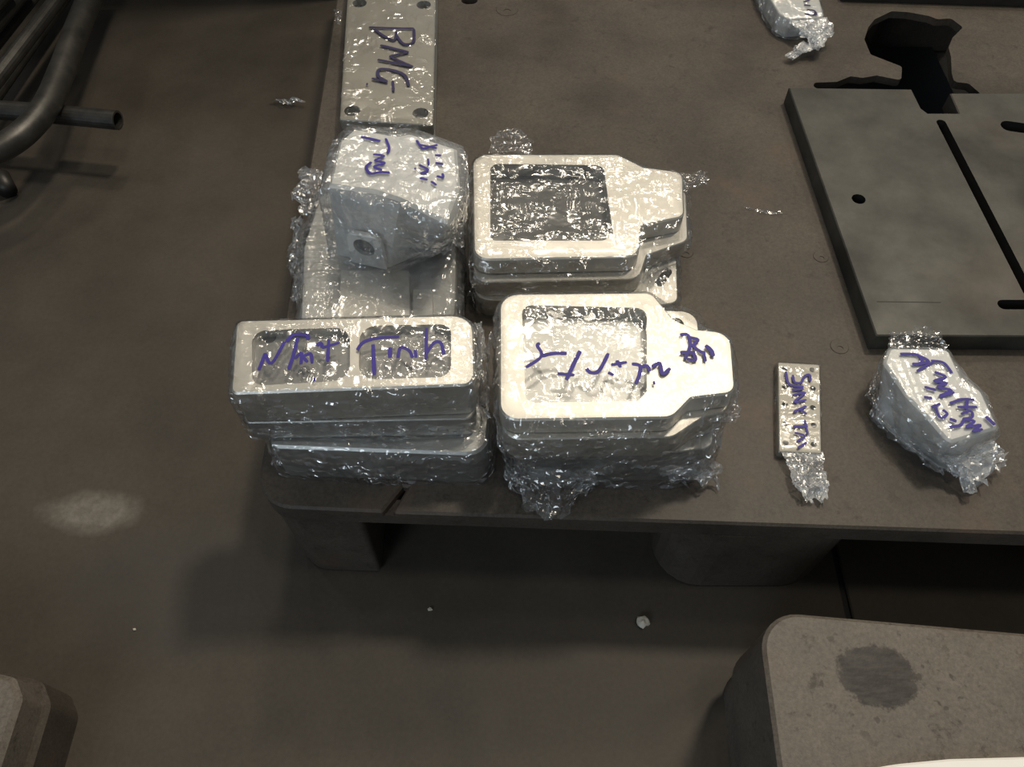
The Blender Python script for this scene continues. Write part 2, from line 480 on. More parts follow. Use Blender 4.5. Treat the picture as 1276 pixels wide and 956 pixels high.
def flap(parent, base, tip, seed, mat, amp=0.005, nu=26, nv=16, ragged=0.18, zmin=None, name='loose_film_end'):
    """crumpled loose piece of film between a base line and a tip line (3-D polylines)"""
    def samp(pl, t):
        n = len(pl) - 1; s = min(t * n, n - 1e-6); i = int(s); f = s - i
        return Vector(pl[i]).lerp(Vector(pl[i + 1]), f)
    rnd = random.Random(seed); V = []; F = []
    for a in range(nu + 1):
        u = a / nu; p = samp(base, u); q = samp(tip, u)
        rag = 1 + ragged * (noise.noise(Vector((u * 6, seed * 2.7, 0))) + 0.6 * noise.noise(Vector((u * 17, seed, 4))))
        for b in range(nv + 1):
            v = b / nv * rag
            x = p + (q - p) * v
            k = amp * (0.15 + min(1, v * 1.6))
            d = Vector((ridge(x, 60, seed), ridge(x, 60, seed + 5), ridge(x, 60, seed + 11) + 0.4)) * k
            d += Vector((rnd.uniform(-1, 1), rnd.uniform(-1, 1), rnd.uniform(-1, 1))) * k * 0.22
            x = x + d
            if zmin is not None: x.z = max(x.z, zmin + 0.0008 + 0.0006 * rnd.random())
            V.append(tuple(x))
    for a in range(nu):
        for b in range(nv):
            i = a * (nv + 1) + b
            F.append((i, i + nv + 1, i + nv + 2)); F.append((i, i + nv + 2, i + 1))
    return obj(name, V, F, mat, parent)
def tube_mesh(path, r, n=18, cap=True, inner=None):
    pts = [Vector(p) for p in path]; V = []; F = []; m = len(pts)
    up = Vector((0, 0, 1)); prevx = None
    for i, p in enumerate(pts):
        d = (pts[min(i + 1, m - 1)] - pts[max(i - 1, 0)]).normalized()
        x = d.cross(up if prevx is None else prevx.cross(d)).normalized() if prevx is None else (prevx - d * prevx.dot(d)).normalized()
        if x.length < 1e-6: x = d.orthogonal().normalized()
        prevx = x; y = d.cross(x)
        for k in range(n):
            a = 2 * math.pi * k / n; V.append(tuple(p + x * r * math.cos(a) + y * r * math.sin(a)))
    for i in range(m - 1):
        for k in range(n):
            j = (k + 1) % n; F.append((i * n + k, i * n + j, (i + 1) * n + j, (i + 1) * n + k))
    if inner:                                   # open pipe end: wall ring and bore
        for e, sgn in ((0, 1), (m - 1, -1)):
            p = pts[e]; d = (pts[1] - pts[0]).normalized() if e == 0 else (pts[-1] - pts[-2]).normalized()
            b = len(V)
            for k in range(n): V.append(tuple(p + (Vector(V[e * n + k]) - p) * inner))
            for k in range(n): V.append(tuple(Vector(V[b + k]) + d * sgn * 0.05))
            for k in range(n):
                j = (k + 1) % n
                F.append((e * n + k, e * n + j, b + j, b + k)); F.append((b + k, b + j, b + n + j, b + n + k))
            F.append(tuple(b + n + k for k in range(n)))
    elif cap:
        F.append(tuple(range(n))); F.append(tuple((m - 1) * n + k for k in range(n)))
    return V, F
def spline(pts, k=8):
    P = [Vector(p) for p in pts]; o = []
    for i in range(len(P) - 1):
        p0, p1, p2, p3 = P[max(i - 1, 0)], P[i], P[i + 1], P[min(i + 2, len(P) - 1)]
        for a in range(k):
            t = a / k
            o.append(0.5 * ((2 * p1) + (p2 - p0) * t + (2 * p0 - 5 * p1 + 4 * p2 - p3) * t * t + (3 * p1 - p0 - 3 * p2 + p3) * t ** 3))
    o.append(P[-1]); return o
def at_z(pts, z): return [(x, y, z) for x, y in pts]

# ================================================================== the setting
jx = 0.452                                   # joint between two floor slabs
def floor_piece(name, x0, x1, y0, y1, parent=None):
    return plate(name, [(x0, y0), (x1, y0), (x1, y1), (x0, y1)], ZF - 0.05, ZF, FLOOR, parent, chamfer=0.002)
fl = floor_piece('floor', -4, jx - 0.004, -2.5, 5.0); fl['kind'] = 'structure'
fl['label'] = 'worn dark brown workshop floor around the pallet'
floor_piece('floor_slab', jx + 0.004, 5, -2.5, 5.0, fl)
plate('joint_filler', [(jx - 0.0039, -2.5), (jx + 0.0039, -2.5), (jx + 0.0039, 5), (jx - 0.0039, 5)], ZF - 0.05, ZF - 0.006, BLACKP, fl, chamfer=0)

# ================================================================== pallet
PA = thing('pallet', 'large dark grey pallet carrying all the wrapped metal parts', 'pallet', (0.3, 0.9, ZF))
gap = [(-0.1487, 0.3768), (-0.1273, 0.4092), (-0.1216, 0.4082), (-0.1376, 0.3758)]           # open seam between the moulded corner and the deck
deck_out = rpoly([(-0.296, 0.384), *gap, (0.98, 0.336), (0.98, 1.72), (-0.330, 1.70)], [0.045, 0.004, 0, 0, 0.004, 0.02, 0.02, 0.03], 8)
torn = [(0.6323, 1.3060), (0.6496, 1.3300), (0.6861, 1.3546), (0.7145, 1.3521), (0.7501, 1.3398), (0.7617, 1.3300), (0.7869, 1.3325), (0.8004, 1.3060), (0.7727, 1.2753), (0.7575, 1.2476), (0.7536, 1.2205), (0.7418, 1.1767), (0.7389, 1.1532), (0.7617, 1.1490), (0.7725, 1.1239), (0.7524, 1.0853), (0.6412, 1.0363), (0.5535, 1.0994), (0.5003, 1.1405), (0.5051, 1.1511), (0.5431, 1.1532), (0.5693, 1.1681), (0.5885, 1.1638), (0.6130, 1.1702), (0.6515, 1.1574), (0.6625, 1.1940), (0.6174, 1.2273), (0.6168, 1.2706)]
torn = ccw(rpoly(torn, 0.007, 4))
round_hole = circle(*[(-0.0778, 1.3871)][0], 0.015, 18, 0.011)
plate('deck', deck_out, ZD - 0.013, ZD, PALLET, PA, holes=[torn, round_hole], chamfer=0.003)
rim_out = rpoly([(-0.296, 0.384), (0.98, 0.336), (0.98, 1.72), (-0.330, 1.70)], [0.045, 0.02, 0.02, 0.03], 8)
plate('skirt', rim_out, ZD - 0.036, ZD - 0.0131, PALLET, PA, holes=[inset(rim_out, 0.02)], chamfer=0)
def leg(outline_bottom, flare):
    """moulded foot that narrows downwards"""
    bot = outline_bottom; topo = inset(ccw(bot), -flare)
    n = len(bot); bot = ccw(bot)
    rows = [(ZF, 0.008), (ZF + 0.006, 0.0), (0.07, -flare * 0.5), (ZD - 0.0361, -flare)]
    V = []; F = []
    for z, d in rows: V += [(x, y, z) for x, y in (inset(bot, d) if d else bot)]
    for k in range(len(rows) - 1):
        for i in range(n):
            j = (i + 1) % n; F.append((k * n + i, k * n + j, (k + 1) * n + j, (k + 1) * n + i))
    F.append(tuple(range(n))); F.append(tuple((len(rows) - 1) * n + i for i in range(n)))
    return V, F
def box2(x0, y0, x1, y1, r=0.03): return rpoly([(x0, y0), (x1, y0), (x1, y1), (x0, y1)], r, 6)
legs = [rpoly([(-0.291, 0.388), (-0.180, 0.384), (-0.180, 0.56), (-0.296, 0.56)], [0.045, 0.006, 0.006, 0.03], 8), box2(0.195, 0.364, 0.425, 0.56, 0.06), box2(0.78, 0.36, 0.96, 0.52),
        box2(-0.30, 0.95, -0.19, 1.12), box2(0.205, 0.95, 0.425, 1.12), box2(0.78, 0.95, 0.96, 1.12),
        box2(-0.31, 1.55, -0.19, 1.67), box2(0.205, 1.55, 0.425, 1.69), box2(0.78, 1.55, 0.96, 1.69)]
for lo in legs:
    V, F = leg(lo, 0.003); obj('leg', V, F, PALLET, PA)
for y0, y1 in ((0.56, 0.94), (1.13, 1.54)):                       # black boards added below so the torn hole stays dark
    plate('hole_shade_board', [(0.44, y0), (0.90, y0), (0.90, y1), (0.44, y1)], ZF + 0.002, ZF + 0.022, BLACKP, PA)
for (x, y), r in zip([(0.2460, 0.7723), (0.4348, 0.7648), (0.4262, 0.6093), (-0.0087, 1.3595)], (0.010, 0.011, 0.012, 0.020)):
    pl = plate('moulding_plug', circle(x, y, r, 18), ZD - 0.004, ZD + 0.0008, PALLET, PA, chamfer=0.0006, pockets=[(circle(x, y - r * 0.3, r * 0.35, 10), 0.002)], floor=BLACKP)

# ================================================================== blackened steel plate with slots
SP = thing('steel_plate', 'thick blackened steel plate with slots and a notch lying on the pallet', 'plate', (0.7, 0.85, ZD))
zp = ZD + 0.03
o_ = [*[(0.4436, 1.0983), (0.4619, 0.6053), (0.6486, 0.6040)], (0.96, 0.598), (0.96, 1.085)]
nt_ = [(0.6979, 1.0842), (0.6972, 1.0355), (0.6484, 1.0355), (0.6415, 1.0470), (0.6393, 1.0942)]
outl = o_ + nt_
slot = capsule(*[(0.6630, 1.0128), (0.6795, 0.6747)], 0.0072)
slot2 = capsule([(0.7646, 1.0053)][0], (0.86, 0.983), 0.012)
hole_ = circle(*[(0.4965, 0.8477)][0], 0.0098, 18)
plate('slotted_plate', outl, ZD + 0.001, zp, STEEL, SP, holes=[slot, slot2, hole_, capsule((0.640, 0.655), (0.70, 0.655), 0.008)], chamfer=0.0015, floor=SHADE_SCRIBE, holes_mat=1)
plate('scribed_line', capsule(*[(0.4764, 0.6599), (0.5588, 0.6585)], 0.0006, 3), zp - 0.0002, zp + 0.0002, SHADE_SCRIBE, SP, chamfer=0)

# dark bar added for the shadowed band along the pallet's far side
b_ = rpoly([(0.60, 1.385), (0.97, 1.365), (0.97, 1.44), (0.60, 1.46)], 0.004)
fb = plate('shadow_strip', b_, ZD + 0.001, ZD + 0.026, DARKSTEEL, None, origin=(0.8, 1.39, ZD), label='dark strip added for the shadowed band along the far edge of the pallet', cat='bar')

# ================================================================== BMG bars
B = thing('bar_bundle', 'two flat aluminium bars in clear film marked BMG', 'metal bar', (-0.2, 1.2, ZD))
zb = ZD + 0.036
bo = [*[(-0.2654, 1.0128), (-0.1203, 0.9998)], (-0.139, 1.47), (-0.300, 1.47)]
hl = [*[(-0.2479, 1.0336), (-0.1416, 1.0279), (-0.1540, 1.3163), (-0.2664, 1.3211)], (-0.155, 1.40), (-0.28, 1.40)]
bo2 = rpoly(bo, 0.003, 2)
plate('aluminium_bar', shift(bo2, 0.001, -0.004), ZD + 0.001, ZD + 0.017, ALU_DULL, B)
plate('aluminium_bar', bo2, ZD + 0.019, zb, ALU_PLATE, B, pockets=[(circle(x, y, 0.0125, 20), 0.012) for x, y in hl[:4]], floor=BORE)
f = wrap('film', B, [(ZD + 0.001, bo2), (zb, bo2)], 3, FILM_CLEAR, amp=0.0022, zs=8)
write('marker_writing', [
 [(-0.2424, 1.2467), (-0.2049, 1.2442), (-0.1661, 1.2432)], [(-0.1660, 1.2417), (-0.1645, 1.2059), (-0.1802, 1.2001), (-0.1944, 1.2244)], [(-0.1952, 1.2343), (-0.1963, 1.2107), (-0.2142, 1.2210), (-0.2330, 1.2417)],
 [(-0.2185, 1.1962), (-0.1704, 1.1772)], [(-0.1704, 1.1772), (-0.2008, 1.1659)], [(-0.2008, 1.1659), (-0.1606, 1.1390)], [(-0.1606, 1.1390), (-0.2194, 1.1575)],
 [(-0.1637, 1.0897), (-0.1723, 1.1163), (-0.1912, 1.1290), (-0.2134, 1.1322), (-0.2147, 1.1154), (-0.1987, 1.1003)], [(-0.2242, 1.1087), (-0.1986, 1.0994)], [(-0.1904, 1.1020), (-0.1870, 1.0766)], [(-0.2304, 1.0941)], [(-0.1638, 1.0914)]],
 zb + 0.0026, 0.0046, INKDARK, f, 1)
flap(f, at_z([(-0.2945, 1.2972), (-0.2924, 1.2552)], zb), at_z([(-0.3109, 1.2972), (-0.3023, 1.2599)], zb - 0.004), 4, FILM, 0.004, 12, 8, name='loose_film_end')
flap(f, at_z([(-0.1494, 1.0317), (-0.1240, 1.0298)], zb - 0.01), at_z([(-0.1375, 1.0016), (-0.1275, 1.0016)], zb - 0.02), 5, FILM, 0.004, 12, 8)

# ================================================================== upper left stack: base bundle and bracket
U = thing('block_bundle', 'film-wrapped low aluminium block lying under the angled bracket', 'metal block', (-0.18, 0.76, ZD))
zu = ZD + 0.052
ub = rpoly([(-0.2666, 0.6114), (-0.0722, 0.6114), (-0.0736, 0.7012), (-0.0838, 0.8504), (-0.2718, 0.8504), (-0.2819, 0.7466)], [0.01, 0.025, 0.015, 0.02, 0.01, 0.01], 5)
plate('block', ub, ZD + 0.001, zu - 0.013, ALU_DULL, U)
us = rpoly([(-0.2168, 0.6052), (-0.1259, 0.6052), (-0.1342, 0.6957), (-0.2243, 0.6957)], 0.003, 2)
plate('raised_pad', us, zu - 0.0129, zu, ALU, U, label='pale cream milled pad')
us2 = rpoly([(-0.1239, 0.6052), (-0.0969, 0.6052), (-0.1022, 0.6659), (-0.1290, 0.6659)], 0.002, 2)
plate('raised_pad', us2, zu - 0.0129, zu - 0.003, ALU, U)
f = wrap('film', U, [(ZD + 0.001, inset(ub, -0.003)), (zu - 0.012, inset(ub, -0.001)), (zu, inset(ub, 0.003))], 11, FILM_MILKY, ten=0.8, amp=0.007, zs=16)
flap(f, at_z([(-0.2778, 0.9013), (-0.2788, 0.8548), (-0.2676, 0.8040)], ZD + 0.03), at_z([(-0.3095, 0.9088), (-0.3250, 0.8684), (-0.3007, 0.8137)], ZD + 0.015), 12, FILM_MILKY, 0.008, zmin=ZD)
flap(f, at_z([(-0.2863, 0.7917), (-0.2825, 0.7322), (-0.2675, 0.6558)], ZD + 0.04), at_z([(-0.3159, 0.8234), (-0.3140, 0.7499), (-0.2949, 0.6675)], ZD + 0.004), 13, FILM_MILKY, 0.006, zmin=ZD)

K = thing('angled_bracket', 'film-wrapped angled bracket with a bored lug and blue handwriting', 'bracket', (-0.16, 0.8, zu + 0.002))
kz0 = zu + 0.003; kz1 = zu + 0.118
kt = [(-0.2211, 0.7260), (-0.1632, 0.7151), (-0.1333, 0.7017), (-0.0765, 0.6651), (-0.0627, 0.7246), (-0.0691, 0.7929), (-0.1292, 0.8214), (-0.1462, 0.8168), (-0.2015, 0.8306), (-0.2179, 0.8048)]
kb = [(-0.2297, 0.7195), (-0.1762, 0.7013), (-0.1601, 0.6972), (-0.1115, 0.7252), (-0.0752, 0.7496), (-0.0794, 0.8003), (-0.1395, 0.8408), (-0.1606, 0.8376), (-0.2241, 0.8536), (-0.2399, 0.8345)]
V = at_z(kt, kz1); nK = len(V)
tin = inset(kt, 0.004); V = at_z(tin, kz1) + at_z(ccw(kt), kz1 - 0.004) + at_z(ccw(kb), kz0)
F = [tuple(range(nK))]
for r_ in range(2):
    for i in range(nK):
        j = (i + 1) % nK; F.append((r_ * nK + i, r_ * nK + j, (r_ + 1) * nK + j, (r_ + 1) * nK + i))
F.append(tuple(2 * nK + i for i in range(nK)))
obj('bracket_body', V, F, ALU_CAST, K)
# bored lug on the front left face
q0 = Vector(([(-0.2296, 0.7181)][0][0], [(-0.2296, 0.7181)][0][1], kz0)); q1 = Vector(([(-0.1601, 0.6972)][0][0], [(-0.1601, 0.6972)][0][1], kz0))
fx = (q1 - q0).normalized(); fn = Vector((fx.y, -fx.x, 0)).normalized()
if fn.y > 0: fn = -fn
lugc = q0 + fx * 0.044 + Vector((0, 0, 0.036))
def on_face(u, h, d): return tuple(q0 + fx * u + Vector((0, 0, h)) + fn * d)
lug = rpoly([(0.022, 0.001), (0.072, 0.001), (0.070, 0.060), (0.024, 0.056)], [0.002, 0.002, 0.012, 0.012], 5)
hole2 = circle(0.046, 0.036, 0.0145, 20)
V, F, M = plate_mesh(lug, 0.0, 0.007, holes=(), pockets=[(hole2, 0.0055)], chamfer=0.001)
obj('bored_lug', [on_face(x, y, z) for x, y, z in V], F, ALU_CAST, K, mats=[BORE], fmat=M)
f = wrap('film', K, [(kz0, kb), (kz0 + 0.05, [(a[0] * .5 + b[0] * .5, a[1] * .5 + b[1] * .5) for a, b in zip(kt, kb)]), (kz1, kt)], 21, FILM_MILKY, ten=0.7, amp=0.0045, zs=22, off=0.0085)
write('marker_writing', [
 [(-0.1899, 0.8097), (-0.1648, 0.8015)], [(-0.1586, 0.8064), (-0.1528, 0.7901), (-0.1541, 0.7789)], [(-0.1714, 0.7773), (-0.1580, 0.7741), (-0.1682, 0.7662), (-0.1558, 0.7615), (-0.1682, 0.7552), (-0.1580, 0.7490)],
 [(-0.1722, 0.7630), (-0.1777, 0.7537), (-0.1713, 0.7429), (-0.1598, 0.7453), (-0.1480, 0.7444)]], kz1 + 0.0028, 0.0034, INK, f, 2)
write('marker_writing', [
 [(-0.1197, 0.8031), (-0.1109, 0.7862)], [(-0.1110, 0.7869), (-0.0928, 0.7946)], [(-0.1141, 0.7946), (-0.0935, 0.7882)],
 [(-0.0951, 0.7757), (-0.0874, 0.7750)], [(-0.0939, 0.7615), (-0.0843, 0.7596)], [(-0.1034, 0.7693), (-0.1016, 0.7568)], [(-0.1136, 0.7583), (-0.1023, 0.7490), (-0.1104, 0.7429), (-0.1037, 0.7444)],
 [(-0.1179, 0.7515)], [(-0.1110, 0.7352), (-0.1017, 0.7319)], [(-0.0973, 0.7292), (-0.0906, 0.7229)], [(-0.0910, 0.7383), (-0.0834, 0.7362), (-0.0844, 0.7429)]],
 kz1 + 0.0028, 0.0032, INK, f, 12)
flap(f, at_z([(-0.0886, 0.7682), (-0.0987, 0.7319), (-0.1443, 0.7038)], kz0 + 0.03), at_z([(-0.0691, 0.7583), (-0.0698, 0.7181), (-0.1133, 0.7013)], kz0 + 0.004), 23, FILM_MILKY, 0.006, zmin=kz0)

# ================================================================== upper centre stack of pocketed frames
def frame_stack(label, loc): return thing('frame_bundle', label, 'metal frame', loc)
C1 = frame_stack('stack of pocketed aluminium frames in film, open dark pocket, no writing', (0.06, 0.77, ZD))
z1 = ZD + 0.09
c_top = rpoly([(-0.0483, 0.6784), (0.1595, 0.6838), (0.1683, 0.7376), (0.2253, 0.7534), (0.2330, 0.8378), (0.1802, 0.8473), (0.1469, 0.8731), (-0.0556, 0.8731)], [0.02, 0.02, 0.006, 0.014, 0.014, 0.006, 0.016, 0.022], 6)
c_pock = rpoly([(-0.0277, 0.7110), (0.1168, 0.7110), (0.1299, 0.7221), (0.1255, 0.8505), (-0.0298, 0.8537)], [0.008, 0.004, 0.004, 0.012, 0.012], 5)
c_2 = rpoly([(-0.0491, 0.6655), (0.1621, 0.6708), (0.1762, 0.7118), (0.2327, 0.7372), (0.2419, 0.8334), (0.1834, 0.8397), (0.1492, 0.8622), (-0.0543, 0.8622)], [0.02, 0.02, 0.006, 0.014, 0.014, 0.006, 0.016, 0.022], 6)
c_3 = rpoly([(-0.0480, 0.6612), (0.1677, 0.6453), (0.2154, 0.6558), (0.2217, 0.7304), (0.1793, 0.7774), (-0.0548, 0.8394)], [0.02, 0.01, 0.012, 0.012, 0.01, 0.02], 5)
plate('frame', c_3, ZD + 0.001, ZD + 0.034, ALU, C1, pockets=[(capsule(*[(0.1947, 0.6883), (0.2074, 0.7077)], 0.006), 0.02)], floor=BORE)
plate('frame', c_2, ZD + 0.0355, ZD + 0.062, ALU, C1)
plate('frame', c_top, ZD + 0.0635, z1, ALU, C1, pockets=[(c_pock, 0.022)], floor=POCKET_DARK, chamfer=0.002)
f = wrap('film', C1, [(ZD + 0.001, c_3), (ZD + 0.034, c_3), (ZD + 0.045, c_2), (ZD + 0.062, c_2), (z1, c_top)], 31, FILM, ten=0.35, amp=0.0045, zs=22)
flap(f, at_z([(-0.0338, 0.8846), (-0.0034, 0.8879), (0.0270, 0.8813)], z1 - 0.01), at_z([(-0.0303, 0.9212), (-0.0047, 0.9420), (0.0255, 0.9143)], z1 - 0.02), 32, FILM, 0.006)
flap(f, at_z([(0.2297, 0.8378), (0.2301, 0.8038)], z1 - 0.004), at_z([(0.2629, 0.8425), (0.2648, 0.8237)], z1 - 0.015), 33, FILM, 0.005, 16, 16)
flap(f, at_z([(-0.0535, 0.7022), (-0.0357, 0.6625), (0.0230, 0.6572)], ZD + 0.03), at_z([(-0.0586, 0.6879), (-0.0429, 0.6632), (0.0129, 0.6714)], ZD + 0.002), 34, FILM_MILKY, 0.006, zmin=ZD)
flap(f, at_z([(0.1738, 0.7536), (0.1761, 0.7080), (0.1664, 0.6698)], ZD + 0.055), at_z([(0.2325, 0.7631), (0.2129, 0.7226), (0.1808, 0.6756)], ZD + 0.03), 35, FILM, 0.004, 18, 14)

# ================================================================== front centre stack
C2 = frame_stack('stack of aluminium frames in crinkled film with blue writing and rounded tab', (0.1, 0.5, ZD))
z2 = ZD + 0.14
d_top = rpoly([(-0.0132, 0.4160), (0.1647, 0.4189), (0.1874, 0.4431), (0.2344, 0.4491), (0.2411, 0.5285), (0.2037, 0.5329), (0.1804, 0.5463), (0.1591, 0.5854), (-0.0146, 0.5830)], [0.02, 0.02, 0.008, 0.014, 0.022, 0.004, 0.01, 0.014, 0.022], 6)
d_pock = rpoly([(0.0142, 0.4372), (0.1310, 0.4392), (0.1413, 0.4511), (0.1515, 0.5621), (0.0108, 0.5667)], [0.01, 0.006, 0.006, 0.012, 0.012], 5)
d_2 = rpoly([(-0.0101, 0.4090), (0.1687, 0.4119), (0.2039, 0.4364), (0.2325, 0.4444), (0.2364, 0.5201), (0.2132, 0.5290), (0.2150, 0.5796), (0.1628, 0.5819), (-0.0130, 0.5748)], [0.02, 0.02, 0.01, 0.014, 0.014, 0.005, 0.018, 0.01, 0.02], 6)
d_3 = rpoly([(0.0018, 0.4132), (0.1865, 0.4171), (0.2216, 0.4231), (0.2310, 0.4921), (0.1531, 0.5368), (0.0019, 0.5368)], [0.012, 0.01, 0.012, 0.012, 0.02, 0.02], 5)
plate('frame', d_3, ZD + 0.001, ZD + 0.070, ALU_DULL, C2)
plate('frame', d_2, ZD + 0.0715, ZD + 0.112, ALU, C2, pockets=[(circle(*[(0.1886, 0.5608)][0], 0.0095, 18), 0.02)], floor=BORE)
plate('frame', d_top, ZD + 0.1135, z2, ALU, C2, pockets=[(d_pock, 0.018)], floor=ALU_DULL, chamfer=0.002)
f = wrap('film', C2, [(ZD + 0.001, inset(d_3, -0.004)), (ZD + 0.068, inset(d_3, -0.002)), (ZD + 0.082, d_2), (ZD + 0.112, d_2), (z2, d_top)], 41, FILM, ten=0.45, amp=0.006, zs=30)
write('marker_writing', [
 [(0.0148, 0.4795), (0.0317, 0.4942), (0.0274, 0.5082), (0.0304, 0.5109)], [(0.0317, 0.4942), (0.0448, 0.4976), (0.0589, 0.4976)], [(0.0735, 0.5009), (0.0654, 0.4828), (0.0571, 0.4635)], [(0.0481, 0.4715), (0.0659, 0.4696)],
 [(0.0791, 0.4779), (0.0834, 0.4728), (0.0924, 0.4753), (0.1037, 0.4976)], [(0.1018, 0.4728), (0.1075, 0.4696)], [(0.1057, 0.4825), (0.1226, 0.4860)], [(0.1120, 0.4883), (0.1156, 0.4792)],
 [(0.1278, 0.4838), (0.1362, 0.4812), (0.1347, 0.4699), (0.1297, 0.4581)], [(0.1354, 0.4786), (0.1437, 0.4812), (0.1457, 0.4740)], [(0.1489, 0.4795), (0.1575, 0.4844), (0.1593, 0.4708), (0.1681, 0.4779)], [(0.1491, 0.4594)]], z2 + 0.0028, 0.0040, INK, f, 3)
write('marker_writing', [
 [(0.1839, 0.5225), (0.1921, 0.5225), (0.1931, 0.5076), (0.1851, 0.4903)], [(0.1812, 0.4989), (0.1975, 0.4989)], [(0.1928, 0.5191), (0.2023, 0.5157), (0.1966, 0.5076), (0.2055, 0.4982)], [(0.1872, 0.4903), (0.1962, 0.4890), (0.1954, 0.4976)],
 [(0.2096, 0.5082), (0.2151, 0.5009), (0.2158, 0.4936)], [(0.2064, 0.5009), (0.2068, 0.4870)]],
 z2 + 0.0028, 0.0040, INK, f, 3)
flap(f, at_z([(-0.0128, 0.4364), (0.0108, 0.4108), (0.0558, 0.4038), (0.0918, 0.4058)], ZD + 0.05), at_z([(-0.0093, 0.4041), (0.0156, 0.3740), (0.0435, 0.3583), (0.0891, 0.3980)], ZD + 0.004), 42, FILM, 0.007, 34, 20, zmin=ZD)
flap(f, at_z([(0.2051, 0.4316), (0.2288, 0.4435), (0.2415, 0.4597)], ZD + 0.11), at_z([(0.2252, 0.4354), (0.2411, 0.4374), (0.2494, 0.4577)], ZD + 0.085), 43, FILM_MILKY, 0.006)
flap(f, at_z([(0.1603, 0.4007), (0.1967, 0.4105), (0.2251, 0.4236)], ZD + 0.05), at_z([(0.1751, 0.4088), (0.2132, 0.4007), (0.2363, 0.4068)], ZD + 0.004), 44, FILM_MILKY, 0.007, zmin=ZD)
flap(f, at_z([(-0.0282, 0.4494), (-0.0290, 0.4914), (-0.0245, 0.5587)], ZD + 0.10), at_z([(-0.0308, 0.4461), (-0.0353, 0.4887), (-0.0328, 0.5568)], ZD + 0.075), 45, FILM_MILKY, 0.006)
flap(f, at_z([(0.0188, 0.4296), (0.0529, 0.4276), (0.1043, 0.4296)], ZD + 0.108), at_z([(0.0106, 0.4202), (0.0648, 0.4063), (0.0905, 0.4282)], ZD + 0.075), 46, FILM_MILKY, 0.005)

# ================================================================== front left: two bundles
D = thing('block_bundle', 'lower film-wrapped aluminium block at the front corner under the two-pocket block', 'metal block', (-0.15, 0.5, ZD))
e_low = rpoly([(-0.2666, 0.4231), (-0.0281, 0.4132), (-0.0238, 0.4812), (-0.2780, 0.4921)], [0.012, 0.022, 0.02, 0.012], 6)
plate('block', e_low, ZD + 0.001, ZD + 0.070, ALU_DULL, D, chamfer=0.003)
f = wrap('film', D, [(ZD + 0.001, inset(e_low, -0.002)), (ZD + 0.070, e_low)], 51, FILM, ten=0.5, amp=0.005, zs=20)
flap(f, at_z([(-0.1935, 0.4303), (-0.1372, 0.4240), (-0.0723, 0.4240)], ZD + 0.025), at_z([(-0.2038, 0.4229), (-0.1299, 0.4105), (-0.0636, 0.4229)], ZD + 0.003), 52, FILM, 0.004, zmin=ZD)
flap(f, at_z([(-0.2721, 0.4378), (-0.2570, 0.4337)], ZD + 0.055), at_z([(-0.2798, 0.4272), (-0.2641, 0.4210)], ZD + 0.012), 53, FILM_MILKY, 0.005, 12, 12)

D2 = thing('block_bundle', 'film-wrapped aluminium block with two pockets and blue handwriting across them', 'metal block', (-0.16, 0.49, ZD + 0.074))
z3 = ZD + 0.165
e_top = rpoly([(-0.2843, 0.4323), (-0.0432, 0.4429), (-0.0378, 0.4546), (-0.0415, 0.5336), (-0.2962, 0.5259)], [0.008, 0.012, 0.02, 0.024, 0.008], 6)
e_mid = rpoly([(-0.2869, 0.4314), (-0.0445, 0.4364), (-0.0397, 0.4484), (-0.0418, 0.5312), (-0.3003, 0.5246)], [0.008, 0.012, 0.02, 0.024, 0.008], 6)
p1 = rpoly([(-0.2641, 0.4419), (-0.1654, 0.4487), (-0.1728, 0.5163), (-0.2765, 0.5120)], [0.014, 0.018, 0.018, 0.014], 6)
p2 = rpoly([(-0.1565, 0.4497), (-0.0624, 0.4527), (-0.0652, 0.5205), (-0.1628, 0.5184)], [0.018, 0.014, 0.012, 0.018], 6)
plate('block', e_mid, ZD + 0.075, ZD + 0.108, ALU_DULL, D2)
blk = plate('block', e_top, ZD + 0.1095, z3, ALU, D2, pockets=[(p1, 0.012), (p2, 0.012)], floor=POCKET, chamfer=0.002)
hx, hy = [(-0.2606, 0.5113)][0]
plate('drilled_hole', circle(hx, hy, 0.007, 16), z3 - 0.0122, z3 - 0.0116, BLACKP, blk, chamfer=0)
f = wrap('film', D2, [(ZD + 0.075, e_mid), (ZD + 0.108, e_mid), (z3, e_top)], 61, FILM, ten=0.5, amp=0.005, zs=24)
write('marker_writing', [
 [(-0.2597, 0.4591), (-0.2579, 0.4690), (-0.2563, 0.4804)], [(-0.2563, 0.4804), (-0.2478, 0.4676), (-0.2385, 0.4949)], [(-0.2365, 0.4944), (-0.2303, 0.5038), (-0.2159, 0.5032), (-0.2147, 0.4979)], [(-0.2255, 0.5002), (-0.2266, 0.4790), (-0.2289, 0.4600)],
 [(-0.2246, 0.4733), (-0.2186, 0.4804), (-0.2173, 0.4662)], [(-0.2107, 0.4690), (-0.2156, 0.4758), (-0.2090, 0.4793), (-0.2058, 0.4673)], [(-0.2040, 0.4897), (-0.2002, 0.4926), (-0.1976, 0.4874)], [(-0.1923, 0.4979), (-0.1901, 0.4690)], [(-0.1982, 0.4868), (-0.1808, 0.4935)], [(-0.2007, 0.4472)]], z3 + 0.0028, 0.0038, INK, f, 4)
